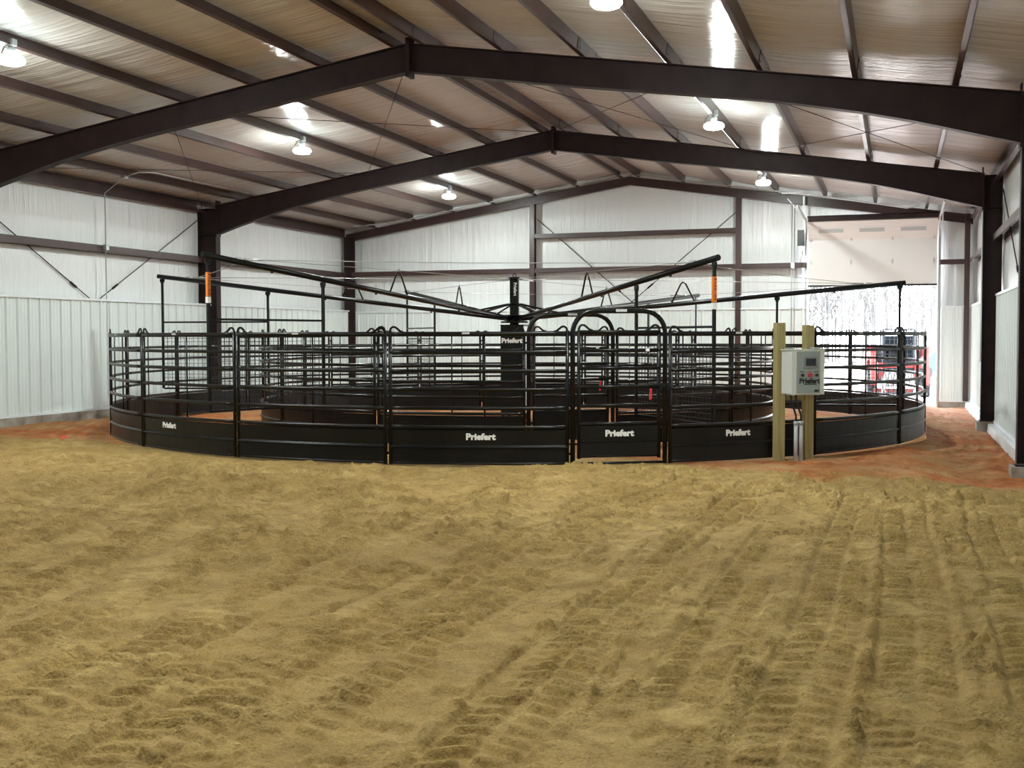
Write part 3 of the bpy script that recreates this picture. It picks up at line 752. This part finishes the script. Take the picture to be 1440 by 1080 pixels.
# ------------------------------------------------------------------ horse walker
HW = thing('horse_walker', 'black motorised horse walker with central tower and six long arms', 'horse walker', (RCX - .05, RCY, 0))
bx = math.radians(6)
b = MB(); b.box((0, 0, 1.06), (.46, .50, 1.76), bx); b.box((0, 0, 1.945), (.48, .52, .02), bx)
b.build('motor_housing', BSH, HW)
b = MB(); b.box((.5 * .46 * cos(bx) + .004, .5 * .46 * sin(bx), 1.06), (.006, .46, 1.72), bx); b.build('side_cover', GALV, HW)
b = MB(); b.box((0, 0, .03), (.9, .9, .05), bx)
for q in (-1, 1):
    for w in (-1, 1): b.box((q * .18, w * .2, .12), (.06, .06, .22), bx)
b.build('base_frame', BLK, HW)
text('Priefert', .125, WHT, HW, (.25 * sin(bx) + .0, -.25 * cos(bx) - .006, 1.635), (pi / 2, 0, bx), 'lettering', .004, .05, 1.1)
ms = R(12)
b = MB(); b.box((0, 0, 2.42), (.17, .17, .96), ms); b.box((0, 0, 2.89), (.22, .22, .02), ms)
b.tube([(.035 * cos(q), 0, 2.935 + .035 * sin(q)) for q in np.linspace(0, 2 * pi, 13)[:-1]], .008, 6, closed=True)
b.build('mast', BLK, HW)
text('Priefert', .085, WHT, HW, (.045, -.10, 2.66), (pi / 2, pi / 2, ms), 'lettering', .004, .03, 1.0)
b = MB(); b.lathe([(0, 1.99), (.28, 1.99), (.28, 2.02), (.12, 2.05), (.12, 2.12), (.22, 2.13), (.22, 2.15), (0, 2.15)], n=24); b.build('turning_hub', BLK, HW)
b = MB(); b.lathe([(.09, 2.36), (.15, 2.36), (.15, 2.375), (.09, 2.375)], n=24); b.build('strut_collar', BLK, HW)
b = MB(); b.lathe([(.1, 2.85), (.16, 2.85), (.16, 2.865), (.1, 2.865)], n=16); b.build('cable_collar', BLK, HW)
ARM = [(40.53, 2.89, 'far left', False), (100.53, 2.99, 'left', False), (160.53, 2.945, 'near left', True), (220.53, 2.81, 'near right', True), (280.53, 2.73, 'right', False), (340.53, 2.74, 'far right', False)]
AR = 7.52; clamps = []; H_ = Vector((RCX - .05, RCY, 0))
for ang, ztip, nm_, warn in ARM:
    a = R(ang); d = Vector((-sin(a), cos(a), 0)); up = Vector((0, 0, 1))
    r0, z0 = .12, 2.07
    az = lambda r: z0 + (ztip - z0) * (r - r0) / (AR - r0)
    A = lambda r, dz=0: d * r + up * (az(r) + dz)
    b = MB(); b.tube([A(r0), A(2.6), A(2.62), A(AR)], [.040, .040, .044, .046], 10)
    for rr in (1.7, 3.9, 6.2): b.box(A(rr, -.055), (.03, .03, .03), a)
    arm = b.build('arm', BLK, HW)
    b = MB(); hr = 3.33; sd = d.cross(up)
    pts = [A(hr - .22, .03), A(hr - .05, .38), A(hr - .02, .41), A(hr + .02, .41), A(hr + .05, .38), A(hr + .22, .03)]
    b.tube(pts, .016, 6); c0 = A(hr, .44)
    b.tube([c0 + d * .022 * cos(q) + up * .022 * sin(q) for q in np.linspace(0, 2 * pi, 11)[:-1]], .005, 5, closed=True); b.build('cable_hoop', BLK, arm)
    b = MB(); b.bar(d * .12 + up * 2.365, A(.95, .03), .020, 6); b.build('hub_strut', BLK, arm)
    b = MB(); cl = A(6.75, .06); b.tube([d * .15 + up * 2.86, A(hr, .44), cl], .0055, 5); b.build('support_cable', CABLE, arm)
    b = MB(); b.tube([cl, cl + (A(hr, .44) - cl).normalized() * .35], .013, 6); b.box(A(6.85, .045), (.10, .05, .05), a + pi / 2); b.build('turnbuckle', GALV, arm); b = MB(); b.tube([d * .2 + up * 2.857, d * .62 + up * (2.86 - (2.86 - az(hr) - .44) * .14)], .013, 6); b.build('turnbuckle', GALV, arm)
    for rr in (5.13, 7.42):
        b = MB(); b.box(A(rr, -.075), (.10, .03, .06), a + pi / 2); b.box(A(rr, -.11), (.035, .03, .05), a + pi / 2); b.build('hanger_bracket', BLK, arm)
    clamps.append(A(6.72, .05))
    # hanging gate
    g = thing('hanging_gate', f'black wire mesh gate hanging from the {nm_} walker arm between the two rings', 'hanging gate', (H_.x + d.x * 5.13, H_.y + d.y * 5.13, ztip - 2.34), math.atan2(d.y, d.x), 'hanging walker gates')
    zb = ztip - 2.34
    for rr in (5.13, 7.42):
        b = MB(); top = az(rr) - .13 - zb; x = rr - 5.13
        b.box((x, 0, top / 2), (.042, .042, top)); b.box((x, 0, top + .015), (.06, .05, .04)); b.build('hanging_pole', BLK, g)
        if warn and rr > 7:
            q = MB(); q.box((x + .003, -.028 if ang > 180 else .028, top - .30), (.040, .006, .36)); q.box((x + .026, 0, top - .30), (.006, .044, .36)); q.box((x - .026, 0, top - .30), (.006, .044, .36)); q.box((x, .028, top - .3), (.04, .006, .36)); q.box((x, -.028, top - .3), (.04, .006, .36)); st = q.build('warning_sticker', ORG, g)
            q = MB(); q.box((x, 0, top - .53), (.058, .058, .09)); q.build('sticker', WHT, g)
            # the letters face the camera side
            face = Vector((0 - H_.x - d.x * 7.4, 0 - H_.y - d.y * 7.4)).normalized()
            la = math.atan2(d.y, d.x); lx = Vector((cos(la), sin(la))); ly = Vector((-sin(la), cos(la)))
            fx, fy = face.dot(lx), face.dot(ly)
            for i, chx in enumerate('WARNING'):
                zz = top - .16 - i * .046
                if abs(fx) > abs(fy): text(chx, .046, INK, st, (x + (.031 if fx > 0 else -.031), 0, zz), (pi / 2, 0, pi / 2 if fx > 0 else -pi / 2), 'letter', .002, .02, .9)
                else: text(chx, .046, INK, st, (x, .033 if fy > 0 else -.033, zz), (pi / 2, 0, pi if fy > 0 else 0), 'letter', .002, .02, .9)
    for z, nm2 in ((1.38, 'cross_bar'), (1.12, 'top_bar'), (0.0, 'bottom_bar')):
        b = MB(); b.box((1.145, 0, z), (2.26, .034, .034)); b.build(nm2, BLK, g)
    if ang == ARM[0][0]:
        b = MB()
        for i in range(1, 24): x = 2.29 * i / 24; b.tube([(x, 0, .01), (x, 0, 1.11)], .0055, 4, caps=False)
        for i in range(1, 15): z = 1.12 * i / 15; b.tube([(.02, 0.004, z), (2.27, 0.004, z)], .0055, 4, caps=False)
        mesh_me = b.mesh('wire_mesh', WIRE)
    link('wire_mesh', mesh_me, g)
for i in range(6):
    p, q = clamps[i], clamps[(i + 1) % 6]
    mid = (p + q) / 2 - Vector((0, 0, .02))
    b = MB(); b.tube([p, mid, q], .0055, 5); dd = (q - p).normalized(); b.tube([p, p + dd * .3], .012, 6); b.build('perimeter_cable', CABLE, HW)

# ------------------------------------------------------------------ control cabinet on wooden posts
ca = R(37)
def loc_c(x, y): return (-1.33 + x * cos(ca) - y * sin(ca), 16.45 + x * sin(ca) + y * cos(ca))
for x, h, w in ((-.23, 2.00, 'left'), (.235, 1.97, 'right')):
    p = loc_c(x, .07); b = MB(); b.box((0, 0, h / 2 - .1), (.135, .10, h + .1)); b.box((0, 0, h - .05), (.131, .096, .006))
    o = b.build('wooden_post', WOOD); o.location = (p[0], p[1], -.05); o.rotation_euler = (0, 0, ca)
    tag(o, f'{w} squared yellowish wooden post behind the white control cabinet', 'wooden post')
p = loc_c(0, -.155)
t = thing('control_cabinet', 'white electrical control cabinet with small screen mounted on two wooden posts', 'control cabinet', (p[0], p[1], .92), ca)
b = MB(); b.box((0, 0, .30), (.50, .26, .60)); b.box((0, -.135, .30), (.515, .02, .615)); b.box((0, -.0, .608), (.53, .30, .012)); b.build('enclosure', CAB, t)
b = MB(); b.box((.0, -.148, .30), (.37, .006, .575)); b.build('faceplate', FACE, t)
b = MB(); b.box((.03, -.155, .44), (.21, .012, .155)); sc = b.build('screen_bezel', BEZ, t)
b = MB(); b.box((.03, -.163, .44), (.155, .006, .10)); b.build('screen', SCR, sc)
for x, m_, nm_ in ((-.10, PLB, 'selector_knob'), (.02, RED, 'stop_button'), (.125, PLB, 'selector_knob')):
    b = MB(); b.bar((x, -.148, .262), (x, -.178, .262), .021 if m_ is PLB else .03, 12); b.box((x, -.152, .308), (.07, .004, .010)); b.build(nm_, m_, t)
text('Priefert', .10, INK, t, (.015, -.153, .18), (pi / 2, 0, 0), 'lettering', .004, .03, 1.05)
b = MB(); b.box((.03, -.153, .137), (.2, .003, .012)); b.box((.13, -.153, .045), (.07, .003, .03)); b.build('small_print', INK, t)
b = MB()
for s in (-1, 1): b.box((s * .2, -.0, .63), (.04, .2, .02)); b.box((s * .2, 0, -.01), (.03, .2, .02))
b.build('mounting_tab', GALV, t)
p = loc_c(0, .01); o = MB().box((0, 0, 0), (.33, .04, .09)).build('wooden_brace', WOOD); o.location = (p[0], p[1] + .06, .865); o.rotation_euler = (0, 0, ca); tag(o, 'short wooden cross brace just under the control cabinet', 'wooden brace')
for x, w in ((-.035, 'left'), (.045, 'right')):
    p = loc_c(x, -.06); b = MB(); b.bar((0, 0, -.1), (0, 0, .52), .028, 10); b.bar((0, 0, .48), (0, 0, .53), .034, 10)
    o = b.build('conduit_stub', PVC); o.location = (p[0], p[1], 0); tag(o, f'{w} upright grey conduit stub below the control cabinet', 'conduit')
    q = loc_c(x - .10, -.08)
    b = MB(); b.tube([(q[0] - p[0], q[1] - p[1], .40), (q[0] - p[0] + .01, q[1] - p[1], .28), (.0, 0, .08), (0, 0, -.02)], .014, 8)
    o = b.build('control_cable', PLB); o.location = (p[0], p[1], .53); tag(o, f'{w} black cable dropping from the control cabinet into a grey stub', 'cable')
o = MB().add([(0, 0, 0), (.12, .02, .02), (.10, .12, .05), (.0, .10, .03), (.05, .05, .08)], [(0, 1, 4), (1, 2, 4), (2, 3, 4), (3, 0, 4)]).build('red_rag', mat('bright_red', (.7, .10, .06), .6)); o.location = (-13.2, 15.6, .02); tag(o, 'tiny bright red scrap lying on the clay beside the left end of the ring', 'scrap')

# ------------------------------------------------------------------ outside
GO = mat('outside_dirt', (.62, .55, .50), .9)
L(GO, ramp(GO, noise(GO, 1.2, 5, coord(GO)), [(.35, (.55, .46, .40)), (.65, (.74, .70, .66))]), bsdf(GO).inputs['Base Color'])
slab('ground', [(-60, YW - .05, -.14), (60, YW - .05, -.14), (60, 160, -.14), (-60, 160, -.14)], GO)
BARK = mat('grey_bark', (.046, .049, .051), .9)
def tree_mesh(seed, h):
    r = random.Random(seed); b = MB()
    def br(p, d, l, rad, lv):
        q = p + d * l; b.tube([p, p + d * l * .5 + Vector((r.uniform(-.03, .03), r.uniform(-.03, .03), 0)) * l, q], [rad, rad * .8, rad * .6], 4, caps=False)
        if lv == 0: return
        for k in range(3 if lv > 1 else 4):
            t_ = r.uniform(.35, 1); nd_ = (d + Vector((r.uniform(-.8, .8), r.uniform(-.8, .8), r.uniform(.0, .5)))).normalized()
            br(p + d * l * t_, nd_, l * r.uniform(.4, .62), rad * .62, lv - 1)
    br(Vector((0, 0, 0)), Vector((r.uniform(-.04, .04), 0, 1)).normalized(), h * .62, .075, 3)
    return b.mesh('bare_tree', BARK)
tm = [tree_mesh(i, 6.5 + .8 * i) for i in range(5)]
for i in range(120):
    x = random.uniform(-15, 8); y = random.uniform(72, 96)
    o = link('bare_tree', tm[i % 5], None, None, (x, y, -.2), random.uniform(0, 6.28)); s = random.uniform(.8, 1.2); o.scale = (s, s, s)
    tag(o, 'bare leafless tree in the pale wood line beyond the open door', 'tree', 'bare trees beyond the door')
# red skid steer loader
RP = mat('red_machine_paint', (.20, .018, .014), .5); TYRE = mat('tyre_rubber', (.010, .010, .010), .8); BG = mat('blue_tinted_glass', (.012, .03, .05), .2)
DG = mat('dark_grey_paint', (.017, .021, .026), .5)
S = thing('skid_steer_loader', 'red skid steer loader with caged cab parked outside the open door', 'loader', (.02, 37.2, -.14), R(4))
b = MB(); b.box((0, .5, .75), (1.1, 2.0, .6)); b.box((0, 1.35, 1.1), (1.2, .5, .9)); b.build('body', DG, S)
b = MB(); b.box((-.52, .3, .80), (.14, 2.0, .5)); b.box((.52, .3, .80), (.14, 2.0, .5)); b.box((0, -.55, .95), (1.1, .06, .12)); b.build('side_panel', RP, S)
for s in (-1, 1):
    b = MB(); b.box((s * .76, .35, 1.28), (.16, 2.5, .24), 0, R(-6)); b.box((s * .76, -1.0, .86), (.15, .2, .95), 0, R(-20)); b.box((s * .76, 1.45, 1.15), (.15, .22, .8)); b.build('lift_arm', RP, S)
    for y in (-.35, .85):
        b = MB(); b.tube([(s * .62, y, .40), (s * .90, y, .40)], .40, 20); b.tube([(s * .64, y, .40), (s * .91, y, .40)], .2, 12)
        for k in range(16):
            q = 2 * pi * k / 16; b.box((s * .76, y + .405 * cos(q), .40 + .405 * sin(q)), (.27, .06, .04), 0, q)
        b.build('tyre', TYRE, S)
b = MB()
for x in (-.45, .45):
    for y in (-.5, .75): b.box((x, y, 1.55), (.06, .06, 1.0))
b.box((0, .12, 2.06), (.94, 1.34, .04))
for k in range(7): b.box((-.39 + k * .13, -.5, 1.5), (.012, .012, 1.0))
for k in range(6): b.box((0, -.5, 1.15 + k * .15), (.9, .012, .012))
cb = b.build('cab_cage', DG, S)
b = MB(); b.box((0, .7, 1.55), (.84, .02, .9)); b.box((-.44, .1, 1.6), (.02, 1.1, .8)); b.box((.44, .1, 1.6), (.02, 1.1, .8)); b.build('cab_glass', BG, cb)
b = MB(); b.box((0, .25, 1.2), (.5, .12, .7)); b.box((0, 0, .95), (.5, .5, .12)); b.build('seat', TYRE, cb)
b = MB(); b.box((0, -.53, 1.93), (.8, .02, .16)); b.build('name_board', WHT, cb)
PG = mat('pale_worn_steel', (.45, .44, .43), .5, .2)
b = MB(); b.box((0, -1.0, .12), (1.6, .06, .08)); b.box((0, -1.0, .80), (1.6, .06, .06))
for k in range(9): b.bar((-.75 + k * .16, -1.0, .14), (-.60 + k * .16, -1.0, .80), .016, 4); b.bar((-.60 + k * .16, -1.02, .14), (-.75 + k * .16, -1.02, .80), .016, 4)
b.build('fork_backrest', DG, S)
for x in (-.45, .45):
    b = MB(); b.box((x, -1.5, .08), (.12, 1.1, .04)); b.box((x, -.97, .35), (.12, .05, .55)); b.build('fork', PG, S)
b = MB(); b.box((0, -.62, .55), (.9, .03, .5)); b.build('front_plate', PG, S)
b = MB(); b.box((0, -.95, .22), (1.5, .03, .12)); b.build('lower_bar', RP, S)
# blue car farther out
BC = mat('blue_car_paint', (.008, .04, .08), .3)
K = thing('parked_car', 'blue car parked far outside at the right edge of the door opening', 'car', (2.1, 52, -.14), R(20))
b = MB(); pf = [(-2.1, .35), (-2.15, .75), (-1.9, .92), (-1.15, 1.0), (-.65, 1.42), (.75, 1.45), (1.35, 1.02), (2.1, .92), (2.2, .6), (2.1, .35)]
b.prism(pf, 1.7, -.85); b.build('body', BC, K)
b = MB(); b.prism([(-.98, 1.0), (-.6, 1.36), (.7, 1.39), (1.15, 1.03)], 1.72, -.86); b.build('side_glass', BG, K)
for x in (-1.35, 1.35):
    for y in (-.78, .78):
        b = MB(); b.bar((x, y - .1, .32), (x, y + .1, .32), .32, 16); b.build('wheel', TYRE, K)

# ------------------------------------------------------------------ sky / sun
w = bpy.data.worlds.new('World'); bpy.context.scene.world = w; w.use_nodes = True
nt = w.node_tree; bg = nt.nodes['Background']
sky = nt.nodes.new('ShaderNodeTexSky'); sky.sky_type = 'NISHITA'; sky.sun_disc = False; sky.sun_elevation = R(38); sky.sun_rotation = R(200); sky.air_density = 1.3; sky.dust_density = 4
mx = nt.nodes.new('ShaderNodeMix'); mx.data_type = 'RGBA'; mx.inputs[0].default_value = .72; mx.inputs[7].default_value = (4.2, 4.4, 4.6, 1)
nt.links.new(sky.outputs[0], mx.inputs[6]); nt.links.new(mx.outputs[2], bg.inputs[0]); bg.inputs[1].default_value = 4.3
sl = bpy.data.lights.new('sun', 'SUN'); sl.energy = 9; sl.angle = .02; so = bpy.data.objects.new('sun', sl); C.objects.link(so)
so.rotation_euler = (R(50), 0, R(-25)); so['label'] = 'sun'

# ------------------------------------------------------------------ camera
f, yaw, pit, rol = 1610.233, R(18.569), R(2.376), R(-.107)
F = Vector((-sin(yaw) * cos(pit), cos(yaw) * cos(pit), -sin(pit))); R0 = Vector((cos(yaw), sin(yaw), 0)); U0 = R0.cross(F)
Rc = R0 * cos(rol) + U0 * sin(rol); Uc = -R0 * sin(rol) + U0 * cos(rol)
cd = bpy.data.cameras.new('camera'); cd.sensor_width = 36; cd.lens = f / 1440 * 36; cd.clip_end = 400
cam = bpy.data.objects.new('camera', cd); C.objects.link(cam)
M = Matrix((Rc, Uc, -F)).transposed().to_4x4(); M.translation = Vector((0, 0, 1.72)); cam.matrix_world = M
sc_ = bpy.context.scene; sc_.camera = cam
sc_.view_settings.view_transform = 'Standard'; sc_.view_settings.look = 'None'; sc_.view_settings.gamma = 1; sc_.view_settings.exposure = 0
sc_.view_settings.use_curve_mapping = False
sc_.cycles.max_bounces = 8; sc_.cycles.diffuse_bounces = 6; sc_.cycles.glossy_bounces = 4
sc_.cycles.sample_clamp_indirect = 8
